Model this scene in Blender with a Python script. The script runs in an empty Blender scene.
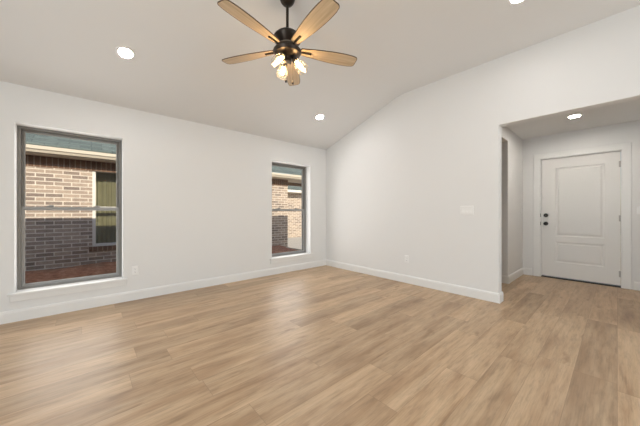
import bpy, bmesh, math, random
from mathutils import Vector, Matrix
R = math.radians
PI = math.pi
scene = bpy.context.scene
COL = scene.collection
random.seed(4)

# ------------------------------------------------------------------ camera
FWD = 48.4                                   # heading of the lens, degrees from +X towards +Y
cam_data = bpy.data.cameras.new('camera')
cam_data.sensor_width = 36.0
cam_data.lens = 36.0 * 264.0 / 640.0
cam_data.shift_y = -1.0 / 640.0
cam_data.clip_start = 0.02
cam = bpy.data.objects.new('camera', cam_data)
cam.location = (0, 0, 1.125)
cam.rotation_euler = (R(90), 0, R(FWD - 90))
COL.objects.link(cam)
scene.camera = cam

# ------------------------------------------------------------------ sky, sun, daylight, fill lamps
world = bpy.data.worlds.new('sky')
scene.world = world
world.use_nodes = True
wn = world.node_tree
bg = wn.nodes['Background']
sky = wn.nodes.new('ShaderNodeTexSky')
sky.sky_type = 'NISHITA'
sky.sun_disc = False
sky.sun_elevation = R(30)
sky.sun_rotation = R(165)
wn.links.new(sky.outputs[0], bg.inputs[0])
bg.inputs[1].default_value = 0.13

sun_data = bpy.data.lights.new('sun', 'SUN')
sun_data.energy = 5.2
sun_data.angle = R(0.6)
sun_data.color = (1.0, 0.87, 0.69)
sun = bpy.data.objects.new('sun', sun_data)
sun.rotation_euler = Vector((-0.30, 1.0, -0.59)).to_track_quat('-Z', 'Y').to_euler()
sun.location = (2, -6, 9)
COL.objects.link(sun)

def area(name, loc, direction, sx, sy, power, color, spread=180):
    d = bpy.data.lights.new(name, 'AREA')
    d.shape = 'RECTANGLE'
    d.size, d.size_y = sx, sy
    d.energy = power
    d.color = color
    o = bpy.data.objects.new(name, d)
    o.location = loc
    d.spread = R(spread)
    o.rotation_euler = Vector(direction).to_track_quat('-Z', 'Z').to_euler()
    COL.objects.link(o)
    return o
# fill lamps at glazed openings added behind and beside the camera
area('side_fill', (-2.96, 0.3, 1.10), (1, 0, 0), 3.4, 1.95, 195, (0.86, 0.94, 1.0))
area('rear_fill', (2.4, -3.70, 1.25), (0, 1, 0), 2.3, 1.6, 92, (0.86, 0.94, 1.0))
# daylight entering by the two side-yard windows
area('window_daylight', (-0.0985, 4.250, 1.17), (0, -1, 0), 0.80, 1.66, 10, (1.0, 0.98, 0.95), 160)
area('corner_window_daylight', (2.940, 4.250, 1.17), (0, -1, 0), 0.80, 1.66, 10, (1.0, 0.98, 0.95), 160)

scene.view_settings.view_transform = 'Standard'
scene.view_settings.look = 'None'
scene.view_settings.gamma = 1.0
scene.view_settings.use_curve_mapping = False
scene.view_settings.exposure = 0.0

# ------------------------------------------------------------------ helpers
def link(o):
    COL.objects.link(o)
    return o

def tag(o, label=None, cat=None, group=None, kind=None):
    if label: o['label'] = label
    if cat: o['category'] = cat
    if group: o['group'] = group
    if kind: o['kind'] = kind
    return o

def empty(name, loc=(0, 0, 0), rotz=0.0):
    o = bpy.data.objects.new(name, None)
    o.empty_display_size = 0.1
    o.location = loc
    o.rotation_euler = (0, 0, rotz)
    return link(o)

def obj(name, bm, mat, parent=None, smooth=None, bevel=0.0):
    bmesh.ops.recalc_face_normals(bm, faces=bm.faces)
    me = bpy.data.meshes.new(name)
    bm.to_mesh(me)
    bm.free()
    if smooth is not None:
        me.polygons.foreach_set('use_smooth', [True] * len(me.polygons))
        me.set_sharp_from_angle(angle=R(smooth))
    me.materials.append(mat)
    o = bpy.data.objects.new(name, me)
    if parent is not None:
        o.parent = parent
    link(o)
    if bevel:
        b = o.modifiers.new('bevel', 'BEVEL')
        b.width = bevel
        b.segments = 2
        b.limit_method = 'ANGLE'
        b.angle_limit = R(40)
    return o

def box(bm, x0, y0, z0, x1, y1, z1):
    v = [bm.verts.new(p) for p in ((x0, y0, z0), (x1, y0, z0), (x1, y1, z0), (x0, y1, z0),
                                   (x0, y0, z1), (x1, y0, z1), (x1, y1, z1), (x0, y1, z1))]
    for f in ((0, 3, 2, 1), (4, 5, 6, 7), (0, 1, 5, 4), (1, 2, 6, 5), (2, 3, 7, 6), (3, 0, 4, 7)):
        bm.faces.new([v[i] for i in f])

def boxes(*bs):
    bm = bmesh.new()
    for b in bs:
        box(bm, *b)
    return bm

def prism(bm, pts, vec):
    """extrude a planar polygon (3D points) by vec"""
    vec = Vector(vec)
    a = [bm.verts.new(p) for p in pts]
    b = [bm.verts.new(Vector(p) + vec) for p in pts]
    n = len(pts)
    bm.faces.new(a)
    bm.faces.new(b[::-1])
    for i in range(n):
        j = (i + 1) % n
        bm.faces.new((a[i], b[i], b[j], a[j]))

def lathe(bm, prof, seg=32, mat=Matrix(), close=False):
    """profile of (r, z) turned about Z, then moved by mat"""
    rings = []
    for r, z in prof:
        if r < 1e-6:
            rings.append([bm.verts.new(mat @ Vector((0, 0, z)))])
        else:
            rings.append([bm.verts.new(mat @ Vector((r * math.cos(2 * PI * k / seg), r * math.sin(2 * PI * k / seg), z))) for k in range(seg)])
    pairs = list(zip(rings[:-1], rings[1:]))
    if close:
        pairs.append((rings[-1], rings[0]))
    for a, b in pairs:
        for k in range(seg):
            l = (k + 1) % seg
            if len(a) == 1 and len(b) == 1:
                continue
            if len(a) == 1:
                bm.faces.new((a[0], b[k], b[l]))
            elif len(b) == 1:
                bm.faces.new((a[k], a[l], b[0]))
            else:
                bm.faces.new((a[k], a[l], b[l], b[k]))

def tube(bm, pts, r, seg=10):
    pts = [Vector(p) for p in pts]
    rings = []
    for i, p in enumerate(pts):
        t = (pts[min(i + 1, len(pts) - 1)] - pts[max(i - 1, 0)]).normalized()
        q = t.to_track_quat('Z', 'Y')
        rings.append([bm.verts.new(p + q @ Vector((r * math.cos(2 * PI * k / seg), r * math.sin(2 * PI * k / seg), 0))) for k in range(seg)])
    for a, b in zip(rings[:-1], rings[1:]):
        for k in range(seg):
            bm.faces.new((a[k], a[(k + 1) % seg], b[(k + 1) % seg], b[k]))
    bm.faces.new(rings[0])
    bm.faces.new(rings[-1][::-1])

def panel_wall(us, zs, holes, t0, t1, put):
    """slab on the (u, z) grid between depths t0 and t1 without the hole cells; put(u, t, z) -> xyz"""
    bm = bmesh.new()
    us, zs = sorted(set(us)), sorted(set(zs))
    V = {}
    def v(i, j, t):
        k = (i, j, t)
        if k not in V:
            V[k] = bm.verts.new(put(us[i], t1 if t else t0, zs[j]))
        return V[k]
    def solid(i, j):
        if not (0 <= i < len(us) - 1 and 0 <= j < len(zs) - 1):
            return False
        uc, zc = (us[i] + us[i + 1]) / 2, (zs[j] + zs[j + 1]) / 2
        return not any(a < uc < b and c < zc < d for a, c, b, d in holes)
    for i in range(len(us) - 1):
        for j in range(len(zs) - 1):
            if not solid(i, j):
                continue
            for t in (0, 1):
                bm.faces.new((v(i, j, t), v(i + 1, j, t), v(i + 1, j + 1, t), v(i, j + 1, t)))
            for (di, dj, a, b) in ((-1, 0, (i, j), (i, j + 1)), (1, 0, (i + 1, j), (i + 1, j + 1)),
                                   (0, -1, (i, j), (i + 1, j)), (0, 1, (i, j + 1), (i + 1, j + 1))):
                if not solid(i + di, j + dj):
                    bm.faces.new((v(*a, 0), v(*b, 0), v(*b, 1), v(*a, 1)))
    return bm

def sweep(path, prof):
    """profile (offset to the left of travel, z) swept along a 2D path with mitred corners"""
    bm = bmesh.new()
    P = [Vector(p) for p in path]
    rings = []
    for i, p in enumerate(P):
        ns = []
        if i > 0:
            d = (P[i] - P[i - 1]).normalized(); ns.append(Vector((-d.y, d.x)))
        if i < len(P) - 1:
            d = (P[i + 1] - P[i]).normalized(); ns.append(Vector((-d.y, d.x)))
        if len(ns) == 2:
            m = (ns[0] + ns[1]).normalized()
            m = m / max(0.2, m.dot(ns[0]))
        else:
            m = ns[0]
        rings.append([bm.verts.new((p.x + m.x * o, p.y + m.y * o, z)) for o, z in prof])
    n = len(prof)
    for a, b in zip(rings[:-1], rings[1:]):
        for k in range(n):
            bm.faces.new((a[k], a[(k + 1) % n], b[(k + 1) % n], b[k]))
    bm.faces.new(rings[0])
    bm.faces.new(rings[-1][::-1])
    return bm

# ------------------------------------------------------------------ materials
class N:
    """tiny node builder"""
    def __init__(self, name):
        self.m = bpy.data.materials.new(name)
        self.m.use_nodes = True
        self.t = self.m.node_tree
        self.b = self.t.nodes['Principled BSDF']
        self.out = self.t.nodes['Material Output']
    def n(self, kind, **kw):
        nd = self.t.nodes.new(kind)
        for k, v in kw.items():
            setattr(nd, k, v)
        return nd
    def put(self, sock, v):
        if isinstance(v, bpy.types.NodeSocket):
            self.t.links.new(v, sock)
        elif v is not None:
            if isinstance(v, (tuple, list)) and len(v) == 3 and sock.type == 'RGBA':
                v = (*v, 1)
            sock.default_value = v
    def math(self, op, a, b=None, c=None):
        nd = self.n('ShaderNodeMath', operation=op)
        self.put(nd.inputs[0], a); self.put(nd.inputs[1], b); self.put(nd.inputs[2], c)
        return nd.outputs[0]
    def mix(self, f, a, b, blend='MIX'):
        nd = self.n('ShaderNodeMix', data_type='RGBA', blend_type=blend)
        self.put(nd.inputs[0], f); self.put(nd.inputs[6], a); self.put(nd.inputs[7], b)
        return nd.outputs[2]
    def xyz(self):
        tc = self.n('ShaderNodeTexCoord')
        s = self.n('ShaderNodeSeparateXYZ')
        self.t.links.new(tc.outputs['Object'], s.inputs[0])
        return tc.outputs['Object'], s.outputs[0], s.outputs[1], s.outputs[2]
    def comb(self, x, y, z):
        c = self.n('ShaderNodeCombineXYZ')
        self.put(c.inputs[0], x); self.put(c.inputs[1], y); self.put(c.inputs[2], z)
        return c.outputs[0]
    def noise(self, vec, scale, detail=3, rough=0.55):
        nd = self.n('ShaderNodeTexNoise')
        self.put(nd.inputs['Vector'], vec)
        nd.inputs['Scale'].default_value = scale
        nd.inputs['Detail'].default_value = detail
        nd.inputs['Roughness'].default_value = rough
        return nd.outputs[0]
    def ramp(self, f, stops):
        nd = self.n('ShaderNodeValToRGB')
        cr = nd.color_ramp
        while len(cr.elements) < len(stops):
            cr.elements.new(0.5)
        for e, (p, c) in zip(cr.elements, stops):
            e.position = p
            e.color = (*c, 1) if isinstance(c, tuple) else (c, c, c, 1)
        self.put(nd.inputs[0], f)
        return nd.outputs[0]
    def bump(self, h, strength, dist=0.01):
        nd = self.n('ShaderNodeBump')
        nd.inputs['Strength'].default_value = strength
        nd.inputs['Distance'].default_value = dist
        self.put(nd.inputs['Height'], h)
        self.t.links.new(nd.outputs[0], self.b.inputs['Normal'])
    def set(self, **kw):
        for k, v in kw.items():
            self.put(self.b.inputs[k.replace('_', ' ')], v)
        return self.m

def plain(name, color, rough=0.5, metal=0.0, spec=0.5, var=0.04, scale=6.0):
    g = N(name)
    vec, x, y, z = g.xyz()
    f = g.noise(vec, scale)
    lo = tuple(c * (1 - var) for c in color)
    hi = tuple(min(1, c * (1 + var)) for c in color)
    g.put(g.b.inputs['Base Color'], g.mix(f, lo, hi))
    g.b.inputs['Roughness'].default_value = rough
    g.b.inputs['Metallic'].default_value = metal
    g.b.inputs['Specular IOR Level'].default_value = spec
    return g.m

def paint(name, color, rough=0.6, tex=0.05):
    g = N(name)
    vec, x, y, z = g.xyz()
    f = g.noise(vec, 1.6, 2)
    g.put(g.b.inputs['Base Color'], g.mix(f, tuple(c * 0.985 for c in color), color))
    g.bump(g.noise(vec, 160, 3), tex, 0.002)
    return g.set(Roughness=rough)

def emitter(name, color, strength):
    g = N(name)
    e = g.n('ShaderNodeEmission')
    e.inputs[0].default_value = (*color, 1)
    e.inputs[1].default_value = strength
    g.t.links.new(e.outputs[0], g.out.inputs[0])
    return g.m

def glass(name, tint=(0.97, 0.98, 0.98), rough=0.0, refl=1.0, haze=0.0):
    g = N(name)
    tr = g.n('ShaderNodeBsdfTransparent')
    tr.inputs[0].default_value = (*tint, 1)
    gl = g.n('ShaderNodeBsdfGlossy')
    gl.inputs['Roughness'].default_value = rough
    fr = g.n('ShaderNodeLayerWeight')
    fr.inputs[0].default_value = 0.5
    mx = g.n('ShaderNodeMixShader')
    g.put(mx.inputs[0], g.math('MULTIPLY', g.math('ADD', g.math('POWER', fr.outputs[1], 4.0), 0.05), refl))
    g.t.links.new(tr.outputs[0], mx.inputs[1])
    g.t.links.new(gl.outputs[0], mx.inputs[2])
    last = mx
    if haze:
        df = g.n('ShaderNodeBsdfTranslucent')
        df.inputs[0].default_value = (0.95, 0.92, 0.86, 1)
        last = g.n('ShaderNodeMixShader')
        last.inputs[0].default_value = haze
        g.t.links.new(mx.outputs[0], last.inputs[1])
        g.t.links.new(df.outputs[0], last.inputs[2])
    g.t.links.new(last.outputs[0], g.out.inputs[0])
    return g.m

def plank_floor(name):
    g = N(name)
    vec, x, y, z = g.xyz()
    W, L = 0.205, 1.35
    yr = g.math('DIVIDE', y, W)
    row = g.math('FLOOR', yr)
    fy = g.math('FRACT', yr)
    wn1 = g.n('ShaderNodeTexWhiteNoise', noise_dimensions='1D')
    g.put(wn1.inputs['W'], row)
    xr = g.math('ADD', g.math('DIVIDE', x, L), g.math('MULTIPLY', wn1.outputs[0], 7.0))
    col = g.math('FLOOR', xr)
    fx = g.math('FRACT', xr)
    wn2 = g.n('ShaderNodeTexWhiteNoise', noise_dimensions='2D')
    g.put(wn2.inputs['Vector'], g.comb(row, col, 0.0))
    rnd = wn2.outputs[0]
    off = g.math('MULTIPLY', rnd, 37.0)
    # long figure, fine pores
    fig = g.noise(g.comb(g.math('ADD', g.math('MULTIPLY', x, 1.25), off), g.math('MULTIPLY', y, 15.0), off), 1.0, 5, 0.6)
    broad = g.noise(g.comb(g.math('ADD', g.math('MULTIPLY', x, 1.5), off), g.math('MULTIPLY', y, 7.0), off), 1.0, 3, 0.5)
    pores = g.noise(g.comb(g.math('MULTIPLY', x, 6.0), g.math('MULTIPLY', y, 130.0), off), 1.0, 3, 0.6)
    base = g.ramp(fig, [(0.25, (0.315, 0.193, 0.105)), (0.40, (0.475, 0.325, 0.198)), (0.57, (0.545, 0.387, 0.244)), (0.77, (0.61, 0.448, 0.295))])
    base = g.mix(g.ramp(broad, [(0.30, 0.7), (0.52, 0.0)]), base, (0.355, 0.225, 0.130))
    fine = g.noise(g.comb(g.math('ADD', g.math('MULTIPLY', x, 5.5), off), g.math('MULTIPLY', y, 34.0), off), 1.0, 5, 0.65)
    base = g.mix(0.75, base, g.ramp(fine, [(0.32, 0.74), (0.5, 1.0), (0.7, 1.06)]), 'MULTIPLY')
    knot = g.noise(g.comb(g.math('ADD', g.math('MULTIPLY', x, 3.2), off), g.math('MULTIPLY', y, 11.0), off), 1.0, 3, 0.5)
    base = g.mix(g.ramp(knot, [(0.26, 0.6), (0.36, 0.0)]), base, (0.26, 0.155, 0.085))
    tone = g.ramp(rnd, [(0.0, (0.89, 0.885, 0.88)), (0.5, (1.03, 1.03, 1.03)), (1.0, (1.16, 1.165, 1.17))])
    base = g.mix(1.0, base, tone, 'MULTIPLY')
    base = g.mix(0.55, base, g.ramp(pores, [(0.3, 0.72), (0.55, 1.0)]), 'MULTIPLY')
    ey = g.math('MULTIPLY', g.math('MINIMUM', fy, g.math('SUBTRACT', 1.0, fy)), W)
    ex = g.math('MULTIPLY', g.math('MINIMUM', fx, g.math('SUBTRACT', 1.0, fx)), L)
    groove = g.math('LESS_THAN', g.math('MINIMUM', ex, ey), 0.0016)
    base = g.mix(g.math('MULTIPLY', groove, 0.30), base, (0.10, 0.06, 0.035))
    g.put(g.b.inputs['Base Color'], base)
    rough = g.math('ADD', 0.30, g.math('MULTIPLY', pores, 0.16))
    g.put(g.b.inputs['Roughness'], rough)
    g.bump(g.math('SUBTRACT', pores, groove), 0.06, 0.004)
    g.b.inputs['Specular IOR Level'].default_value = 0.36
    return g.m

def brick(name, upright=False, c1=(0.455, 0.37, 0.305), c2=(0.165, 0.13, 0.12), mortar=(0.74, 0.68, 0.61)):
    g = N(name)
    vec, x, y, z = g.xyz()
    u = g.math('ADD', x, y)
    bt = g.n('ShaderNodeTexBrick')
    if upright:
        g.put(bt.inputs['Vector'], g.comb(u, g.math('ADD', z, 0.0), 0.0))
        bt.offset = 0.0
        bw, rh = 0.0813, 0.40
    else:
        g.put(bt.inputs['Vector'], g.comb(u, z, 0.0))
        bt.offset = 0.5
        bw, rh = 0.25, 0.0765
    bt.inputs['Scale'].default_value = 1.0
    bt.inputs['Brick Width'].default_value = bw
    bt.inputs['Row Height'].default_value = rh
    bt.inputs['Mortar Size'].default_value = 0.009
    bt.inputs['Mortar Smooth'].default_value = 0.15
    bt.inputs['Bias'].default_value = -0.25
    bt.inputs['Color1'].default_value = (*c1, 1)
    bt.inputs['Color2'].default_value = (*c2, 1)
    bt.inputs['Mortar'].default_value = (*mortar, 1)
    f = g.noise(vec, 14.0, 4)
    c = g.mix(0.5, bt.outputs[0], g.ramp(f, [(0.3, 0.65), (0.7, 1.15)]), 'MULTIPLY')
    g.put(g.b.inputs['Base Color'], c)
    g.bump(g.math('SUBTRACT', 1.0, bt.outputs[1]), 0.5, 0.008)
    return g.set(Roughness=0.9)

def shingles(name):
    g = N(name)
    vec, x, y, z = g.xyz()
    bt = g.n('ShaderNodeTexBrick')
    g.put(bt.inputs['Vector'], g.comb(x, g.math('MULTIPLY', y, 1.12), 0.0))
    bt.inputs['Scale'].default_value = 1.0
    bt.inputs['Brick Width'].default_value = 0.33
    bt.inputs['Row Height'].default_value = 0.14
    bt.inputs['Mortar Size'].default_value = 0.006
    bt.inputs['Color1'].default_value = (0.165, 0.21, 0.205, 1)
    bt.inputs['Color2'].default_value = (0.105, 0.14, 0.14, 1)
    bt.inputs['Mortar'].default_value = (0.07, 0.085, 0.09, 1)
    f = g.noise(vec, 30.0, 4)
    g.put(g.b.inputs['Base Color'], g.mix(0.7, bt.outputs[0], g.ramp(f, [(0.3, 0.7), (0.7, 1.25)]), 'MULTIPLY'))
    g.bump(f, 0.4, 0.01)
    return g.set(Roughness=0.95)

def soil(name):
    g = N(name)
    vec, x, y, z = g.xyz()
    f = g.noise(vec, 9.0, 5, 0.65)
    h = g.noise(vec, 1.3, 2)
    c = g.ramp(f, [(0.3, (0.30, 0.12, 0.07)), (0.5, (0.52, 0.23, 0.135)), (0.72, (0.70, 0.40, 0.27))])
    c = g.mix(g.ramp(h, [(0.5, 0.0), (0.7, 0.5)]), c, (0.30, 0.20, 0.12))
    g.put(g.b.inputs['Base Color'], c)
    g.bump(f, 0.9, 0.04)
    return g.set(Roughness=1.0)

def wood(name, a, b, axis='x', rough=0.45):
    g = N(name)
    vec, x, y, z = g.xyz()
    s = (2.2, 45.0, 20.0)
    f = g.noise(g.comb(g.math('MULTIPLY', x, s[0]), g.math('MULTIPLY', y, s[1]), g.math('MULTIPLY', z, s[2])), 1.0, 4, 0.6)
    g.put(g.b.inputs['Base Color'], g.ramp(f, [(0.3, a), (0.7, b)]))
    return g.set(Roughness=rough)

M = {}
M['wall'] = paint('wall paint', (0.795, 0.79, 0.78), 0.65)
M['ceiling'] = paint('ceiling paint', (0.765, 0.762, 0.755), 0.8, 0.12)
M['trim'] = paint('trim paint', (0.83, 0.825, 0.81), 0.38, 0.01)
M['door'] = paint('door paint', (0.78, 0.765, 0.74), 0.4, 0.01)
M['floor'] = plank_floor('oak plank floor')
M['vinyl'] = plain('grey window vinyl', (0.25, 0.243, 0.228), 0.45)
M['vinyl_light'] = plain('pale grey sash vinyl', (0.33, 0.325, 0.315), 0.45)
M['bead'] = plain('pale glazing bead', (0.42, 0.415, 0.40), 0.4)
M['glass'] = glass('clear window glass', refl=0.5)
M['plate'] = plain('white plastic', (0.86, 0.855, 0.845), 0.3, var=0.01)
M['slot'] = plain('dark slot', (0.05, 0.05, 0.05), 0.6)
M['black'] = plain('black metal', (0.018, 0.016, 0.015), 0.38, 0.6)
M['bronze'] = plain('oil rubbed bronze', (0.040, 0.031, 0.025), 0.36, 0.75, var=0.2, scale=20)
M['collar'] = plain('bronze with painted sheen', (0.30, 0.25, 0.20), 0.4, 0.7)  # pale tone paints in reflected light on the motor underside
M['steel'] = plain('satin nickel', (0.45, 0.43, 0.41), 0.55, 0.4)
M['blade'] = wood('light oak fan blade', (0.44, 0.325, 0.20), (0.62, 0.49, 0.33))
M['blade_edge'] = plain('dark blade edge', (0.10, 0.062, 0.035), 0.6)
M['shade_glass'] = glass('clear shade glass', (0.97, 0.96, 0.93), 0.02, 0.6, 0.032)
M['bulb'] = emitter('warm filament bulb', (1.0, 0.66, 0.32), 105)
M['led'] = emitter('white led lens', (1.0, 0.97, 0.935), 188)
M['led_entry'] = emitter('bright entry led lens', (1.0, 0.94, 0.86), 305)
M['threshold'] = plain('dark bronze threshold', (0.03, 0.026, 0.022), 0.5, 0.5)
M['brick'] = brick('mixed tan brick')
M['brick_up'] = brick('upright soldier brick', True, (0.17, 0.095, 0.06), (0.10, 0.055, 0.036), (0.26, 0.19, 0.14))  # dark brown holds the eave's shade as well as the brick's own tone
M['shingle'] = shingles('weathered grey green shingles')
M['cream'] = plain('cream painted metal', (0.66, 0.61, 0.52), 0.5)
M['soffit'] = plain('beige soffit board', (0.58, 0.52, 0.44), 0.7)
M['brown'] = plain('brown porch shade', (0.13, 0.075, 0.04), 0.7, var=0.2)
M['white_vinyl'] = plain('white exterior vinyl', (0.75, 0.74, 0.71), 0.5)
M['reflection_sheet'] = plain('olive tree reflection sheet', (0.185, 0.175, 0.10), 0.9, var=0.25, scale=5)
M['soil'] = soil('red bark and soil')
M['concrete'] = plain('pale concrete', (0.56, 0.54, 0.51), 0.9, var=0.12, scale=3)
M['dirt'] = plain('dry ground', (0.36, 0.30, 0.21), 1.0, var=0.25, scale=2)
M['dark_roof'] = plain('dark roof underside', (0.3, 0.28, 0.25), 0.9)

def vault(y0, y1, dz=0.0, r=0.16):
    """ceiling line from y0 (flat side) to y1 (window wall) with an eased kink"""
    m = (ZH - ZL) / (WY - YK)
    pts = [(y0, ZH + dz)]
    for k in range(9):
        t = k / 8
        a, b, c = YK - r, YK, YK + r
        y = (1 - t) ** 2 * a + 2 * t * (1 - t) * b + t * t * c
        z = (1 - t) ** 2 * ZH + 2 * t * (1 - t) * ZH + t * t * (ZH - m * r)
        pts.append((y, z + dz))
    pts.append((y1, ZH - m * (y1 - YK) + dz))
    return pts

# ------------------------------------------------------------------ room dimensions
WX, WY = 3.816, 4.107          # right wall plane, left (window) wall plane
X0, Y0 = -2.80, -3.50          # unseen walls behind the camera
ZL, ZH, YK = 2.44, 3.03, 2.34  # low ceiling line, flat ceiling, kink of the vault
EX, EY, ER = 5.93, 1.14, -0.45 # entry: door wall, left wall, right wall
OL, OR, OZ = 0.972, -0.30, 2.20

def struct(name, bm, mat, label, cat, **kw):
    return tag(obj(name, bm, mat, **kw), label, cat, kind='structure')

# floor of room and entry
struct('floor', boxes((X0 - 0.12, Y0 - 0.12, -0.10, EX + 0.1, WY + 0.29, 0.0)), M['floor'],
       'light oak plank floor running through the room and the entry', 'floor')

# window wall
WIN = [(-0.546, 0.349), (2.493, 3.387)]
WZ0, WZ1 = 0.290, 2.050
bm = panel_wall([X0 - 0.12, *WIN[0], *WIN[1], 5.10], [0.0, WZ0, WZ1, 2.47], [(a, WZ0, b, WZ1) for a, b in WIN],
                WY, WY + 0.29, lambda u, t, z: (u, t, z))
struct('wall_left', bm, M['wall'], 'off-white wall holding the two grey framed windows', 'wall')

# right wall with the opening to the entry
bm = bmesh.new()
prism(bm, [(WX, y, z) for y, z in ((Y0, 0), (OR, 0), (OR, OZ), (OL, OZ), (OL, 0), (WY, 0), *reversed(vault(Y0, WY, 0.03)))], (0.124, 0, 0))
struct('wall_right', bm, M['wall'], 'off-white vaulted wall cut by the square opening to the entry', 'wall', bevel=0.006)

# wall behind and wall beside the camera, with glazed openings added for fill light
bm = panel_wall([X0 - 0.12, 1.3, 3.5, WX + 0.12], [0, 0.45, 2.05, ZH + 0.03], [(1.3, 0.45, 3.5, 2.05)], Y0 - 0.12, Y0, lambda u, t, z: (u, t, z))
struct('wall_back', bm, M['wall'], 'off-white wall behind the camera with a wide window added for fill light', 'wall')
bm = panel_wall([Y0 - 0.12, -1.4, 2.0, WY], [0, 2.08, ZH + 0.03], [(-1.4, 0, 2.0, 2.08)], X0 - 0.12, X0, lambda u, t, z: (t, u, z))
struct('wall_near', bm, M['wall'], 'off-white wall beside the camera with glazed patio doors added for fill light', 'wall')

# ceiling: flat with one slope down to the window wall
bm = bmesh.new()
prism(bm, [(X0 - 0.12, y, z) for y, z in (vault(Y0 - 0.12, WY + 0.02) + vault(Y0 - 0.12, WY + 0.02, 0.06)[::-1])], (WX + 0.12 - X0 + 0.12, 0, 0))
struct('ceiling', bm, M['ceiling'], 'white ceiling, flat then sloping down to the window wall', 'ceiling', smooth=30)

# entry and side hall
HX = 4.957
bm = bmesh.new()
prism(bm, [(x, EY, z) for x, z in ((WX + 0.124, 2.24), (HX, 2.24), (HX, 0), (EX, 0), (EX, ZL + 0.02), (WX + 0.124, ZL + 0.02))], (0, 0.12, 0))
struct('wall_entry', bm, M['wall'], 'off-white entry wall between side hall opening and front door', 'wall', bevel=0.005)
struct('wall_hall', boxes((HX, EY + 0.12, 0, HX + 0.12, WY, ZL + 0.02)), M['wall'], 'off-white wall inside the dim side hall', 'wall')
DY0, DY1, DZ = -0.036, 0.883, 2.035
bm = panel_wall([ER - 0.12, DY0 - 0.025, DY1 + 0.025, EY + 0.12], [0, DZ + 0.025, ZL + 0.02], [(DY0 - 0.025, 0, DY1 + 0.025, DZ + 0.025)], EX, EX + 0.14, lambda u, t, z: (t, u, z))
struct('wall_door', bm, M['wall'], 'off-white entry wall around the front door', 'wall')
struct('wall_side', boxes((WX + 0.124, ER - 0.12, 0, EX, ER, ZL + 0.02)), M['wall'], 'off-white wall on the right of the entry', 'wall')
struct('ceiling_entry', boxes((WX + 0.124, ER - 0.12, ZL, EX + 0.1, WY, ZL + 0.05)), M['ceiling'], 'low flat ceiling over the entry', 'ceiling')

# ------------------------------------------------------------------ baseboards
BP = [(0.0, 0.0), (0.015, 0.0), (0.015, 0.098), (0.012, 0.106), (0.012, 0.112), (0.006, 0.120), (0.0, 0.120)]
def base(name, path, label):
    struct(name, sweep(path, BP), M['trim'], label, 'baseboard')
base('baseboard_left', [(WX, WY), (X0, WY)], 'white baseboard under the two windows')
base('baseboard_right', [(WX + 0.124, EY), (WX + 0.124, OL), (WX, OL), (WX, WY)], 'white baseboard of the vaulted wall, wrapping the opening corner')
base('baseboard_entry', [(EX, DY1 + 0.125), (EX, EY), (HX, EY), (HX, WY)], 'white baseboard from side hall round to the door casing')
base('baseboard_door', [(WX + 0.124, ER), (EX, ER), (EX, DY0 - 0.125)], 'white baseboard on the hinge side of the front door')
base('baseboard_side', [(X0, Y0), (WX, Y0), (WX, OR), (WX + 0.124, OR), (WX + 0.124, ER)], 'white baseboard right of the entry opening')

# ------------------------------------------------------------------ windows
def ring(bm, x0, z0, x1, z1, y0, y1, wl, wr, wb, wt):
    """a picture-frame of four bars with mitre-free butt joints, one closed solid"""
    o = [(x0, z0), (x1, z0), (x1, z1), (x0, z1)]
    i = [(x0 + wl, z0 + wb), (x1 - wr, z0 + wb), (x1 - wr, z1 - wt), (x0 + wl, z1 - wt)]
    vs = [[bm.verts.new((p[0], y, p[1])) for p in pts] for pts, y in ((o, y0), (i, y0), (i, y1), (o, y1))]
    for a, b in zip(vs, vs[1:] + vs[:1]):
        for k in range(4):
            l = (k + 1) % 4
            bm.faces.new((a[k], a[l], b[l], b[k]))

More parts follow.
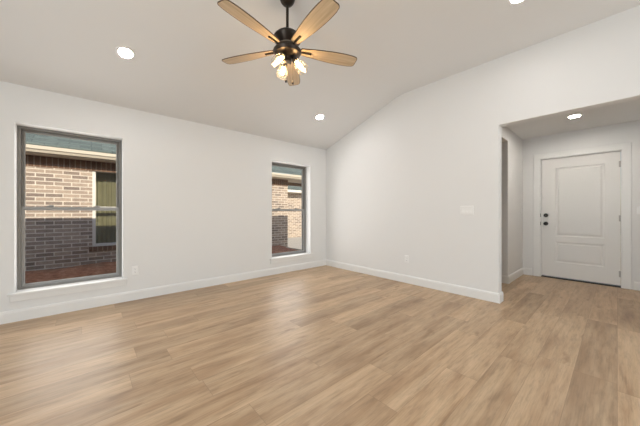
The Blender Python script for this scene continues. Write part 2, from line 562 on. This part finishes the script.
def make_window(name, xa, xb, label):
    w, h = xb - xa, WZ1 - WZ0
    root = tag(empty(name, ((xa + xb) / 2, WY, WZ0)), label, 'window', kind='structure')
    hw = w / 2
    f0, f1 = 0.145, 0.235
    bm = bmesh.new(); ring(bm, -hw, 0, hw, h, f0, f1, 0.026, 0.026, 0.024, 0.026)
    obj('window_frame', bm, M['vinyl'], root, bevel=0.003)
    mid = h / 2 - 0.01
    # upper sash sits in the outer track, lower sash in the inner one
    bm = bmesh.new(); ring(bm, -hw + 0.026, mid - 0.012, hw - 0.026, h - 0.026, f0 + 0.050, f0 + 0.076, 0.020, 0.020, 0.030, 0.020)
    up = obj('upper_sash', bm, M['vinyl'], root, bevel=0.002)
    bm = bmesh.new(); ring(bm, -hw + 0.026, 0.024, hw - 0.026, mid + 0.024, f0 + 0.012, f0 + 0.044, 0.022, 0.022, 0.026, 0.034)
    lo = obj('lower_sash', bm, M['vinyl_light'], root, bevel=0.003)
    for s, (za, zb, ya, e) in ((up, (mid + 0.018, h - 0.046, f0 + 0.046, 0.020)), (lo, (0.050, mid - 0.010, f0 + 0.008, 0.022))):
        bm = bmesh.new(); ring(bm, -hw + 0.026 + e, za, hw - 0.026 - e, zb, ya, ya + 0.02, 0.007, 0.007, 0.007, 0.007)
        obj('glazing_bead', bm, M['bead'], s)
        g = boxes((-hw + 0.029 + e, ya + 0.010, za + 0.003, hw - 0.029 - e, ya + 0.014, zb - 0.003))
        obj('pane', g, M['glass'], s)
    for sx in (-0.2, 0.2):
        bm = boxes((sx - 0.03, f0 + 0.010, mid + 0.024, sx + 0.03, f0 + 0.040, mid + 0.034), (sx - 0.012, f0 + 0.0, mid + 0.034, sx + 0.028, f0 + 0.022, mid + 0.044))
        obj('sash_lock', bm, M['vinyl_light'], root, bevel=0.003)
    # stool and apron
    bm = bmesh.new()
    prism(bm, [(-hw - 0.045, 0, -0.022), (-hw - 0.045, -0.032, -0.022), (hw + 0.045, -0.032, -0.022), (hw + 0.045, 0, -0.022),
               (hw, 0, -0.022), (hw, f0 - 0.001, -0.022), (-hw, f0 - 0.001, -0.022), (-hw, 0, -0.022)], (0, 0, 0.026))
    obj('window_sill', bm, M['trim'], root, bevel=0.004)
    obj('apron', boxes((-hw - 0.03, -0.014, -0.085, hw + 0.03, -0.0005, -0.023)), M['trim'], root, bevel=0.003)
    return root
make_window('window_1', *WIN[0], 'large grey framed window on the left, facing a brick wall')
make_window('window_2', *WIN[1], 'grey framed window near the far corner of the room')

# unseen openings added behind the camera for the fill lamps
def glazed(name, put_root, rot, w, z0, z1, n, label, cat):
    root = tag(empty(name, put_root, rot), label, cat, kind='structure')
    for k in range(n):
        a = -w / 2 + k * w / n
        bm = bmesh.new(); ring(bm, a, z0, a + w / n, z1, -0.03, 0.03, 0.06, 0.06, 0.06, 0.06)
        s = obj('sash', bm, M['white_vinyl'], root)
        obj('pane', boxes((a + 0.05, -0.004, z0 + 0.05, a + w / n - 0.05, 0.004, z1 - 0.05)), M['glass'], s)
glazed('added_door', (X0 - 0.06, 0.3, 0), PI / 2, 3.4, 0.0, 2.08, 3, 'glazed patio doors added beside the camera for fill light', 'door')
glazed('added_window', (2.4, Y0 - 0.06, 0), 0, 2.2, 0.45, 2.05, 3, 'wide window added behind the camera for fill light', 'window')

# ------------------------------------------------------------------ front door
door = tag(empty('door_1', (EX, (DY0 + DY1) / 2, 0)), 'off-white two panel front door with black knob and deadbolt', 'door', kind='structure')
DW = DY1 - DY0
def door_slab():
    """slab in local coords: face at x=0.018 looking to -X, y across, z up"""
    bm = bmesh.new()
    xf, xb = 0.018, 0.062
    hw, z0, z1 = DW / 2 - 0.004, 0.030, DZ - 0.004
    P = [(-0.292, 0.72, 0.270, 1.868), (-0.292, 0.28, 0.270, 0.622)]
    us = [-hw, -0.292, 0.270, hw]
    zs = [z0, 0.28, 0.622, 0.72, 1.868, z1]
    V = {}
    def v(i, j):
        if (i, j) not in V: V[i, j] = bm.verts.new((xf, us[i], zs[j]))
        return V[i, j]
    for i in range(3):
        for j in range(5):
            q = [v(i, j), v(i + 1, j), v(i + 1, j + 1), v(i, j + 1)]
            if i == 1 and j in (1, 3):
                prev = q
                for ins, dep in ((0.008, 0.009), (0.026, 0.010), (0.042, 0.003)):
                    a, b, c, d = us[1] + ins, us[2] - ins, zs[j] + ins, zs[j + 1] - ins
                    cur = [bm.verts.new((xf + dep, y, z)) for y, z in ((a, c), (b, c), (b, d), (a, d))]
                    for k in range(4):
                        bm.faces.new((prev[k], prev[(k + 1) % 4], cur[(k + 1) % 4], cur[k]))
                    prev = cur
                bm.faces.new(prev)
            else:
                bm.faces.new(q)
    back = [bm.verts.new((xb, y, z)) for y, z in ((-hw, z0), (hw, z0), (hw, z1), (-hw, z1))]
    bm.faces.new(back)
    edge = [v(0, 0), v(1, 0), v(2, 0), v(3, 0)], [v(3, j) for j in range(6)], [v(3, 5), v(2, 5), v(1, 5), v(0, 5)], [v(0, j) for j in range(5, -1, -1)]
    for k, e in enumerate(edge):
        bm.faces.new(e + [back[(k + 1) % 4], back[k]])
    return bm
obj('door_panel', door_slab(), M['door'], door)
hw = DW / 2
obj('jamb', boxes((0.0, -hw - 0.022, 0, 0.13, -hw, DZ), (0.0, hw, 0, 0.13, hw + 0.022, DZ), (0.0, -hw - 0.022, DZ, 0.13, hw + 0.022, DZ + 0.022)), M['trim'], door)
def casing_bm():
    bm = bmesh.new()
    cw, rv = 0.092, 0.008
    a, b, t = -hw - rv, hw + rv, DZ + rv
    prism(bm, [(-0.018, a, 0), (-0.018, a - cw, 0), (-0.018, a - cw, t + cw), (-0.018, b + cw, t + cw), (-0.018, b + cw, 0), (-0.018, b, 0), (-0.018, b, t), (-0.018, a, t)], (0.0175, 0, 0))
    return bm
obj('casing', casing_bm(), M['trim'], door, bevel=0.005)
obj('threshold', boxes((0.012, -hw, 0.0005, 0.13, hw, 0.014)), M['threshold'], door)
def turned(prof, loc):
    bm = bmesh.new()
    lathe(bm, prof, 28, Matrix.Translation(loc) @ Matrix.Rotation(R(-90), 4, 'Y'))
    return bm
KY = hw - 0.062
obj('deadbolt', turned([(0, 0.028), (0.024, 0.027), (0.031, 0.018), (0.032, 0.0), (0, 0)], (0.018, KY, 1.068)), M['black'], door, smooth=40)
kn = obj('door_knob', turned([(0, 0.066), (0.018, 0.064), (0.027, 0.054), (0.028, 0.044), (0.022, 0.034), (0.012, 0.028), (0.011, 0.009), (0.031, 0.008), (0.033, 0.0), (0, 0)], (0.018, KY, 0.925)), M['black'], door, smooth=40)
obj('thumb_turn', boxes((-0.030, KY - 0.004, 1.053, -0.009, KY + 0.004, 1.083)), M['black'], door, bevel=0.002)
for z in (1.84, 1.03, 0.20):
    bm = bmesh.new()
    lathe(bm, [(0, 0.048), (0.0075, 0.046), (0.0075, -0.046), (0, -0.048)], 14, Matrix.Translation((0.008, -hw - 0.001, z)))
    box(bm, 0.0155, -hw, z - 0.045, 0.0178, -hw + 0.022, z + 0.045)
    obj('hinge', bm, M['steel'], door, smooth=40)['label'] = 'satin nickel hinge'
for z in (1.068, 0.925):
    obj('strike_plate', boxes((-0.0015, hw + 0.001, z - 0.03, 0.0, hw + 0.007, z + 0.03)), M['black'], door)

# ------------------------------------------------------------------ switches and outlets (local: x along wall, -y out of the wall, z up)
def plate_bm(w, h, t=0.0075):
    bm = bmesh.new()
    e = 0.004
    f = [(-w / 2, -h / 2), (w / 2, -h / 2), (w / 2, h / 2), (-w / 2, h / 2)]
    g = [(x - e * (1 if x > 0 else -1), z - e * (1 if z > 0 else -1)) for x, z in f]
    rings = [[bm.verts.new((x, 0, z)) for x, z in f], [bm.verts.new((x, -t * 0.5, z)) for x, z in f], [bm.verts.new((x, -t, z)) for x, z in g]]
    bm.faces.new(rings[0][::-1])
    for a, b in zip(rings[:-1], rings[1:]):
        for k in range(4):
            bm.faces.new((a[k], a[(k + 1) % 4], b[(k + 1) % 4], b[k]))
    bm.faces.new(rings[-1])
    return bm

def rocker_switch(loc, rot, gangs, label):
    root = tag(empty('light_switch', loc, rot), label, 'light switch')
    w = 0.071 + 0.046 * (gangs - 1)
    obj('cover_plate', plate_bm(w, 0.116), M['plate'], root)
    for k in range(gangs):
        x = (k - (gangs - 1) / 2) * 0.046
        bm = bmesh.new()
        prism(bm, [(x - 0.0165, -0.0076, -0.033), (x - 0.0165, -0.0140, -0.033), (x - 0.0165, -0.0095, 0.0), (x - 0.0165, -0.0083, 0.033), (x - 0.0165, -0.0076, 0.033)], (0.033, 0, 0))
        obj('rocker', bm, M['plate'], root)
    return root

def outlet(loc, rot, label):
    root = tag(empty('power_outlet', loc, rot), label, 'outlet')
    obj('cover_plate', plate_bm(0.071, 0.116), M['plate'], root)
    for z in (-0.0195, 0.0195):
        bm = bmesh.new()
        lathe(bm, [(0, 0.0), (0.0165, 0.0), (0.0165, 0.003), (0.0155, 0.0045), (0, 0.0045)], 24, Matrix.Translation((0, -0.0073, z)) @ Matrix.Rotation(R(90), 4, 'X'))
        s = obj('socket', bm, M['plate'], root, smooth=40)
        obj('slot', boxes((-0.0075, -0.0123, z - 0.002, -0.0055, -0.0117, z + 0.007), (0.0055, -0.0123, z - 0.002, 0.0075, -0.0117, z + 0.006), (-0.002, -0.0123, z - 0.0095, 0.002, -0.0117, z - 0.0055)), M['slot'], s)
    bm = bmesh.new()
    lathe(bm, [(0, 0), (0.003, 0), (0.003, 0.001), (0, 0.0015)], 12, Matrix.Translation((0, -0.0075, 0)) @ Matrix.Rotation(R(90), 4, 'X'))
    obj('screw', bm, M['plate'], root)
    return root

RW = -PI / 2       # plates on walls facing -X
rocker_switch((WX, 1.336, 1.148), RW, 3, 'wide white three rocker switch plate left of the entry opening')
rocker_switch((5.81, EY, 1.150), 0, 1, 'white single switch on the entry wall between side hall and door casing')
rocker_switch((EX, -0.215, 1.150), RW, 1, 'white single switch right of the front door, at the frame edge')
outlet((WX, 2.22, 0.378), RW, 'white outlet low on the right wall, under the vaulted corner')
outlet((0.475, WY, 0.376), 0, 'white outlet low on the window wall, beside the left window')

# ------------------------------------------------------------------ recessed ceiling lights
def slope_z(y):
    return ZH if y <= YK else ZH - (y - YK) * (ZH - ZL) / (WY - YK)
def downlight(x, y, z, tilt, label, mat='led'):
    root = tag(empty('recessed_light', (x, y, z)), label, 'ceiling light', 'round recessed ceiling lights')
    root.rotation_euler = (tilt, 0, 0)
    bm = bmesh.new()
    lathe(bm, [(0.058, -0.001), (0.060, -0.007), (0.070, -0.009), (0.082, -0.005), (0.084, 0.0), (0.058, 0.0)], 40)
    obj('trim_ring', bm, M['trim'], root, smooth=40)
    bm = bmesh.new()
    lathe(bm, [(0.0, -0.005), (0.0585, -0.005), (0.0585, -0.0005), (0, -0.0005)], 40)
    obj('lens', bm, M[mat], root)
    return root
TILT = -math.atan((ZH - ZL) / (WY - YK))
downlight(0.30, 3.27, slope_z(3.27), TILT, 'lit recessed light on the sloped ceiling, above the left window')
downlight(2.92, 3.295, slope_z(3.295), TILT, 'lit recessed light on the sloped ceiling, nearest the far corner')
downlight(2.873, 0.579, ZH, 0, 'lit recessed light cut by the top edge, on the flat ceiling')
downlight(0.30, 0.584, ZH, 0, 'lit recessed light on the flat ceiling above the camera')
downlight(5.01, 0.39, ZL, 0, 'lit recessed light in the low entry ceiling', 'led_entry')

# ------------------------------------------------------------------ ceiling fan
FX, FY, FZ = 1.343, 1.95, 2.545
fan = tag(empty('ceiling_fan', (FX, FY, ZH)), 'bronze ceiling fan with five light oak blades and three lit clear glass shades', 'ceiling fan')
D = FZ - ZH                                   # blade plane below the ceiling
bm = bmesh.new()
lathe(bm, [(0, 0.0), (0.068, 0.0), (0.068, -0.012), (0.060, -0.035), (0.042, -0.058), (0.022, -0.066), (0, -0.066)], 36)
obj('canopy', bm, M['bronze'], fan, smooth=40)
bm = bmesh.new()
lathe(bm, [(0, -0.06), (0.0125, -0.06), (0.0125, D + 0.14), (0, D + 0.14)], 20)
obj('downrod', bm, M['bronze'], fan, smooth=40)
bm = bmesh.new()
lathe(bm, [(0, D + 0.185), (0.020, D + 0.185), (0.024, D + 0.172), (0.060, D + 0.168), (0.098, D + 0.156), (0.120, D + 0.134), (0.126, D + 0.118),
           (0.118, D + 0.100), (0.098, D + 0.074), (0.084, D + 0.056), (0, D + 0.056)], 48)
obj('motor_housing', bm, M['bronze'], fan, smooth=35)
bm = bmesh.new()
lathe(bm, [(0, D + 0.056), (0.090, D + 0.056), (0.092, D + 0.046), (0.074, D + 0.040), (0.066, D + 0.0), (0, D + 0.0)], 40)
obj('rotor_collar', bm, M['collar'], fan, smooth=40)['label'] = 'metal collar with reflected light painted pale'
bm = bmesh.new()
lathe(bm, [(0, D + 0.0), (0.070, D + 0.0), (0.110, D + 0.003), (0.124, D + 0.010), (0.126, D + 0.004), (0.112, D - 0.020), (0.078, D - 0.034), (0.050, D - 0.040), (0.036, D - 0.050), (0.034, D - 0.082), (0, D - 0.088)], 48)
obj('switch_housing', bm, M['bronze'], fan, smooth=35)
def blade_outline(n=20):
    L0, L1 = 0.125, 0.665
    half = []
    for k in range(n + 1):
        t = k / n
        x = L0 + (L1 - L0) * t
        w = 0.036 + (0.071 - 0.036) * math.sin(min(t / 0.72, 1.0) * PI / 2)
        if t > 0.72: w -= 0.010 * ((t - 0.72) / 0.28) ** 2
        half.append((x, w))
    tip = []
    xe, we = half[-1]
    r = 0.030
    half[-1] = (xe - r, we)
    half = [p for p in half if p[0] <= xe - r + 1e-6]
    for k in range(1, 7):
        a = k / 6 * PI / 2
        tip.append((xe - r + r * math.sin(a), we - r * (1 - math.cos(a))))
    root_pts = [(L0 - 0.012, 0.018)]
    up = root_pts + half + tip
    return up + [(x, -w) for x, w in reversed(up)]
for k in range(5):
    ang = R(FWD + 72 * k)
    arm = Matrix.Rotation(ang, 4, 'Z') @ Matrix.Translation((0, 0, D + 0.030)) @ Matrix.Rotation(R(-11), 4, 'X')
    out = blade_outline()
    bm = bmesh.new()
    prism(bm, [(x, y, -0.003) for x, y in out], (0, 0, 0.006))
    bl = obj('blade', bm, M['blade'], fan)
    bl.matrix_local = arm
    # dark edge band
    bm = bmesh.new()
    a, b = [], []
    for rr, zz in ((out, 0.0031), (out, -0.0031)):
        pass
    C = Vector((0.4, 0))
    ins = []
    n = len(out)
    for i in range(n):
        p0, p, p1 = Vector(out[i - 1]), Vector(out[i]), Vector(out[(i + 1) % n])
        d = (p1 - p0).normalized()
        ins.append((p, p + Vector((d.y, -d.x)) * 0.0035, p - Vector((d.y, -d.x)) * 0.0008))
    ring_v = [[bm.verts.new((q[2].x, q[2].y, -0.0034)), bm.verts.new((q[2].x, q[2].y, 0.0034))] for q in ins]
    inner = [[bm.verts.new((q[1].x, q[1].y, -0.0034)), bm.verts.new((q[1].x, q[1].y, 0.0034))] for q in ins]
    for i in range(n):
        j = (i + 1) % n
        bm.faces.new((ring_v[i][0], ring_v[j][0], ring_v[j][1], ring_v[i][1]))
        bm.faces.new((ring_v[i][0], inner[i][0], inner[j][0], ring_v[j][0]))
        bm.faces.new((ring_v[i][1], ring_v[j][1], inner[j][1], inner[i][1]))
        bm.faces.new((inner[i][0], inner[i][1], inner[j][1], inner[j][0]))
    obj('edge_band', bm, M['blade_edge'], bl)
    # blade iron
    bm = bmesh.new()
    tube(bm, [(0.070, 0, -0.004), (0.105, 0, -0.010), (0.150, 0, -0.009), (0.215, 0, -0.008)], 0.0065, 10)
    box(bm, 0.135, -0.010, -0.010, 0.222, 0.010, -0.0036)
    lathe(bm, [(0, -0.015), (0.008, -0.014), (0.010, -0.0036), (0, -0.0036)], 12, Matrix.Translation((0.214, 0, 0)))
    ir = obj('blade_iron', bm, M['bronze'], fan, smooth=40)
    ir.matrix_local = arm
# light kit
for k in range(3):
    ang = R(FWD - 90 + 120 * k)
    base_m = Matrix.Rotation(ang, 4, 'Z') @ Matrix.Translation((0.050, 0, D - 0.052)) @ Matrix.Rotation(R(-42), 4, 'Y')
    bm = bmesh.new()
    lathe(bm, [(0, 0.010), (0.012, 0.008), (0.014, -0.012), (0.024, -0.016), (0.026, -0.040), (0.020, -0.046), (0, -0.046)], 24)
    so = obj('lamp_socket', bm, M['bronze'], fan, smooth=40)
    so.matrix_local = base_m
    bm = bmesh.new()
    outer = [(0.0262, -0.030), (0.030, -0.042), (0.040, -0.062), (0.048, -0.090), (0.0515, -0.122), (0.050, -0.150)]
    inn = [(r - 0.0022, z) for r, z in reversed(outer)]
    lathe(bm, outer + inn, 32, close=True)
    sh = obj('glass_shade', bm, M['shade_glass'], fan, smooth=50)
    sh.matrix_local = base_m
    bm = bmesh.new()
    lathe(bm, [(0, -0.046), (0.012, -0.047), (0.012, -0.058), (0.016, -0.074), (0.0195, -0.092), (0.017, -0.108), (0.009, -0.118), (0, -0.121)], 24)
    bu = obj('bulb', bm, M['bulb'], fan, smooth=60)
    bu.matrix_local = base_m
# pull chains
def chain(dx, dy, length):
    bm = bmesh.new()
    for q in range(int(length / 0.006)):
        bmesh.ops.create_icosphere(bm, subdivisions=1, radius=0.0024, matrix=Matrix.Translation((dx, dy, D - 0.075 - q * 0.006)))
    c = obj('pull_chain', bm, M['bronze'], fan)
    bm = bmesh.new()
    zt = D - 0.075 - length
    lathe(bm, [(0, zt + 0.004), (0.004, zt), (0.0085, zt - 0.012), (0.0085, zt - 0.022), (0.004, zt - 0.028), (0, zt - 0.029)], 16)
    bmesh.ops.translate(bm, verts=bm.verts, vec=(dx, dy, 0))
    obj('pull_knob', bm, M['bronze'], c, smooth=50)
cf, sf = math.cos(R(FWD)), math.sin(R(FWD))
def ld(lat, dep):
    return (lat * sf + dep * cf, -lat * cf + dep * sf)
chain(*ld(-0.008, -0.038), 0.185)
chain(*ld(0.045, 0.035), 0.165)

# ------------------------------------------------------------------ own roof (shades the side yard)
bm = bmesh.new()
ze, ye, yr = 2.33, 4.85, 0.2
zr = ze + (ye - yr) * 0.333
prism(bm, [(X0 - 0.7, y, z) for y, z in ((ye, ze), (yr, zr), (-4.6, ze), (-4.6, ze + 0.12), (yr, zr + 0.13), (ye, ze + 0.12))], (10.4, 0, 0))
struct('roof', bm, M['dark_roof'], 'gable roof over the room with eaves above the side yard', 'roof')

# ------------------------------------------------------------------ outdoors
struct('ground', boxes((-14, -12, -0.30, 22, 24, -0.12)), M['dirt'], 'bare dry ground around the houses', 'ground')
bm = bmesh.new()
nx, ny = 70, 16
xs = [-5 + 9.75 * i / nx for i in range(nx + 1)]
ys = [4.42 + 2.88 * j / ny for j in range(ny + 1)]
def bed_z(x, y):
    t = (y - 4.42) / 2.88
    return -0.09 + 0.125 * t ** 1.3 + 0.018 * math.sin(3.1 * x + 1.7 * y) * math.sin(5.3 * y) + random.uniform(-0.012, 0.012)
g = [[bm.verts.new((x, y, bed_z(x, y))) for y in ys] for x in xs]
for i in range(nx):
    for j in range(ny):
        bm.faces.new((g[i][j], g[i + 1][j], g[i + 1][j + 1], g[i][j + 1]))
lo = {}
def low(v):
    if v not in lo: lo[v] = bm.verts.new((v.co.x, v.co.y, -0.125))
    return lo[v]
rim = [g[i][0] for i in range(nx)] + [g[nx][j] for j in range(ny)] + [g[i][ny] for i in range(nx, 0, -1)] + [g[0][j] for j in range(ny, 0, -1)]
for a, b in zip(rim, rim[1:] + rim[:1]):
    bm.faces.new((a, b, low(b), low(a)))
struct('ground_bed', bm, M['soil'], 'red brown bark and soil strip along the neighbouring brick wall', 'ground', smooth=60)
struct('patio_slab', boxes((5.06, 5.4, -0.13, 12.0, 10.0, -0.055)), M['concrete'], 'pale concrete slab past the brick corner, half in shade', 'patio')

NX, NY = 5.04, 7.30            # corner and face of the neighbouring wall
NZ = 2.19                      # soffit height
house = tag(empty('neighbor_house', (NX, NY, -0.12)), 'mixed tan brick house with cream gutter close outside both windows', 'house')
house_o = Vector((NX, NY, -0.12))
def ext(name, bm, mat, parent=house, **kw):
    bmesh.ops.translate(bm, verts=bm.verts, vec=-house_o)
    return obj(name, bm, mat, parent, **kw)
W0, W1, V0, V1 = 0.105, 1.02, 0.40, 2.035
bm = panel_wall([-6, W0, W1, NX], [-0.12, V0, V1, NZ - 0.205], [(W0, V0, W1, V1)], NY, NY + 0.25, lambda u, t, z: (u, t, z))
box(bm, NX - 0.25, NY + 0.25, -0.12, NX, 13.0, NZ)
ext('brick_wall', bm, M['brick'])
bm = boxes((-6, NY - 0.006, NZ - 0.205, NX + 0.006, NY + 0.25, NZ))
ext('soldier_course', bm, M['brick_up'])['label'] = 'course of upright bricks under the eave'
ext('sill_course', boxes((W0 - 0.05, NY - 0.03, V0 - 0.10, W1 + 0.05, NY + 0.10, V0 - 0.001)), M['brick_up'], bevel=0.004)
OV = 0.25
RX = 6.55
ext('soffit', boxes((-6, NY - OV, NZ, RX, NY - 0.0, NZ + 0.015), (NX + 0.01, NY, NZ, RX, NY + 0.55, NZ + 0.015)), M['soffit'])
ext('porch_shade_block', boxes((NX + 0.01, NY + 0.55, NZ - 0.10, RX - 0.05, NY + 0.70, NZ + 0.1)), M['brown'])['label'] = 'brown block put in as the dark shaded gap under the overhang'  # brown block added to paint the dark shaded gap under the porch
ext('fascia', boxes((-6, NY - OV - 0.02, NZ, RX, NY - OV, NZ + 0.15)), M['cream'])
bm = bmesh.new()
gy = NY - OV - 0.021
prism(bm, [(-6, gy, NZ + 0.02), (-6, gy - 0.065, NZ + 0.02), (-6, gy - 0.085, NZ + 0.06), (-6, gy - 0.105, NZ + 0.075), (-6, gy - 0.110, NZ + 0.135),
           (-6, gy - 0.100, NZ + 0.135), (-6, gy - 0.096, NZ + 0.08), (-6, gy - 0.06, NZ + 0.03), (-6, gy - 0.004, NZ + 0.03), (-6, gy, NZ + 0.135)], (RX + 6, 0, 0))
ext('gutter', bm, M['cream'])
bm = bmesh.new()
ry0, rz0, slope, ridge = NY - OV - 0.06, NZ + 0.155, 0.5, 11.2
prism(bm, [(-6.4, y, z) for y, z in ((ry0, rz0), (ridge, rz0 + (ridge - ry0) * slope), (15.4, rz0), (15.4, rz0 + 0.03), (ridge, rz0 + 0.03 + (ridge - ry0) * slope), (ry0, rz0 + 0.03))], (RX + 6.5, 0, 0))
ext('shingle_roof', bm, M['shingle'])
win = bmesh.new(); ring(win, W0, V0, W1, V1, NY + 0.02, NY + 0.10, 0.055, 0.055, 0.055, 0.055)
wf = ext('window_frame', win, M['white_vinyl'])
mz = (V0 + V1) / 2
ext('meeting_rail', boxes((W0 + 0.05, NY + 0.03, mz - 0.022, W1 - 0.05, NY + 0.08, mz + 0.022)), M['white_vinyl'], wf)
ext('pane', boxes((W0 + 0.05, NY + 0.058, V0 + 0.05, W1 - 0.05, NY + 0.064, V1 - 0.05)), M['glass'], wf)
bm = bmesh.new()
cols = []
for i in range(121):
    x = W0 - 0.04 + (W1 - W0 + 0.08) * i / 120
    y = NY + 0.31 + 0.010 * math.sin(i * 0.62) + 0.006 * math.sin(i * 1.71 + 1)
    cols.append([bm.verts.new((x, y + d, z)) for d, z in ((0, V0 - 0.06), (0, V1 + 0.0), (0.006, V1 + 0.0), (0.006, V0 - 0.06))])
for a, b in zip(cols[:-1], cols[1:]):
    for k in range(4):
        bm.faces.new((a[k], a[(k + 1) % 4], b[(k + 1) % 4], b[k]))
bm.faces.new(cols[0]); bm.faces.new(cols[-1][::-1])
cu = tag(obj('reflection_sheet', bm, M['reflection_sheet'], smooth=60), 'olive green folded sheet standing in for tree reflections in the neighbouring window', 'reflection_sheet')  # olive sheet added behind the pane, standing in for reflected trees

# second house beyond the brick corner
FY2, FX2 = 10.5, 6.9
far = tag(empty('far_house', (FX2, FY2, -0.12)), 'sunlit brick house set further back, seen past the neighbouring corner', 'house')
far_o = Vector((FX2, FY2, -0.12))
def ext2(name, bm, mat):
    bmesh.ops.translate(bm, verts=bm.verts, vec=-far_o)
    return obj(name, bm, mat, far)
ext2('brick_wall', boxes((FX2, FY2, -0.12, 14.0, FY2 + 4.0, 2.03)), M['brick'])
ext2('gutter', boxes((FX2 - 0.3, FY2 - 0.42, 2.05, 14.3, FY2 - 0.30, 2.16)), M['white_vinyl'])
ext2('soffit', boxes((FX2 - 0.3, FY2 - 0.30, 2.035, 14.3, FY2 + 4.3, 2.06)), M['soffit'])
bm = bmesh.new()
e = [bm.verts.new(p) for p in ((FX2 - 0.35, FY2 - 0.38, 2.165), (14.3, FY2 - 0.38, 2.165), (14.3, FY2 + 4.3, 2.165), (FX2 - 0.35, FY2 + 4.3, 2.165))]
r2 = [bm.verts.new(p) for p in ((FX2 + 2.0, FY2 + 1.96, 3.30), (12.0, FY2 + 1.96, 3.30))]
bm.faces.new(e)
bm.faces.new((e[0], e[1], r2[1], r2[0])); bm.faces.new((e[1], e[2], r2[1])); bm.faces.new((e[2], e[3], r2[0], r2[1])); bm.faces.new((e[3], e[0], r2[0]))
ext2('hip_roof', bm, M['shingle'])
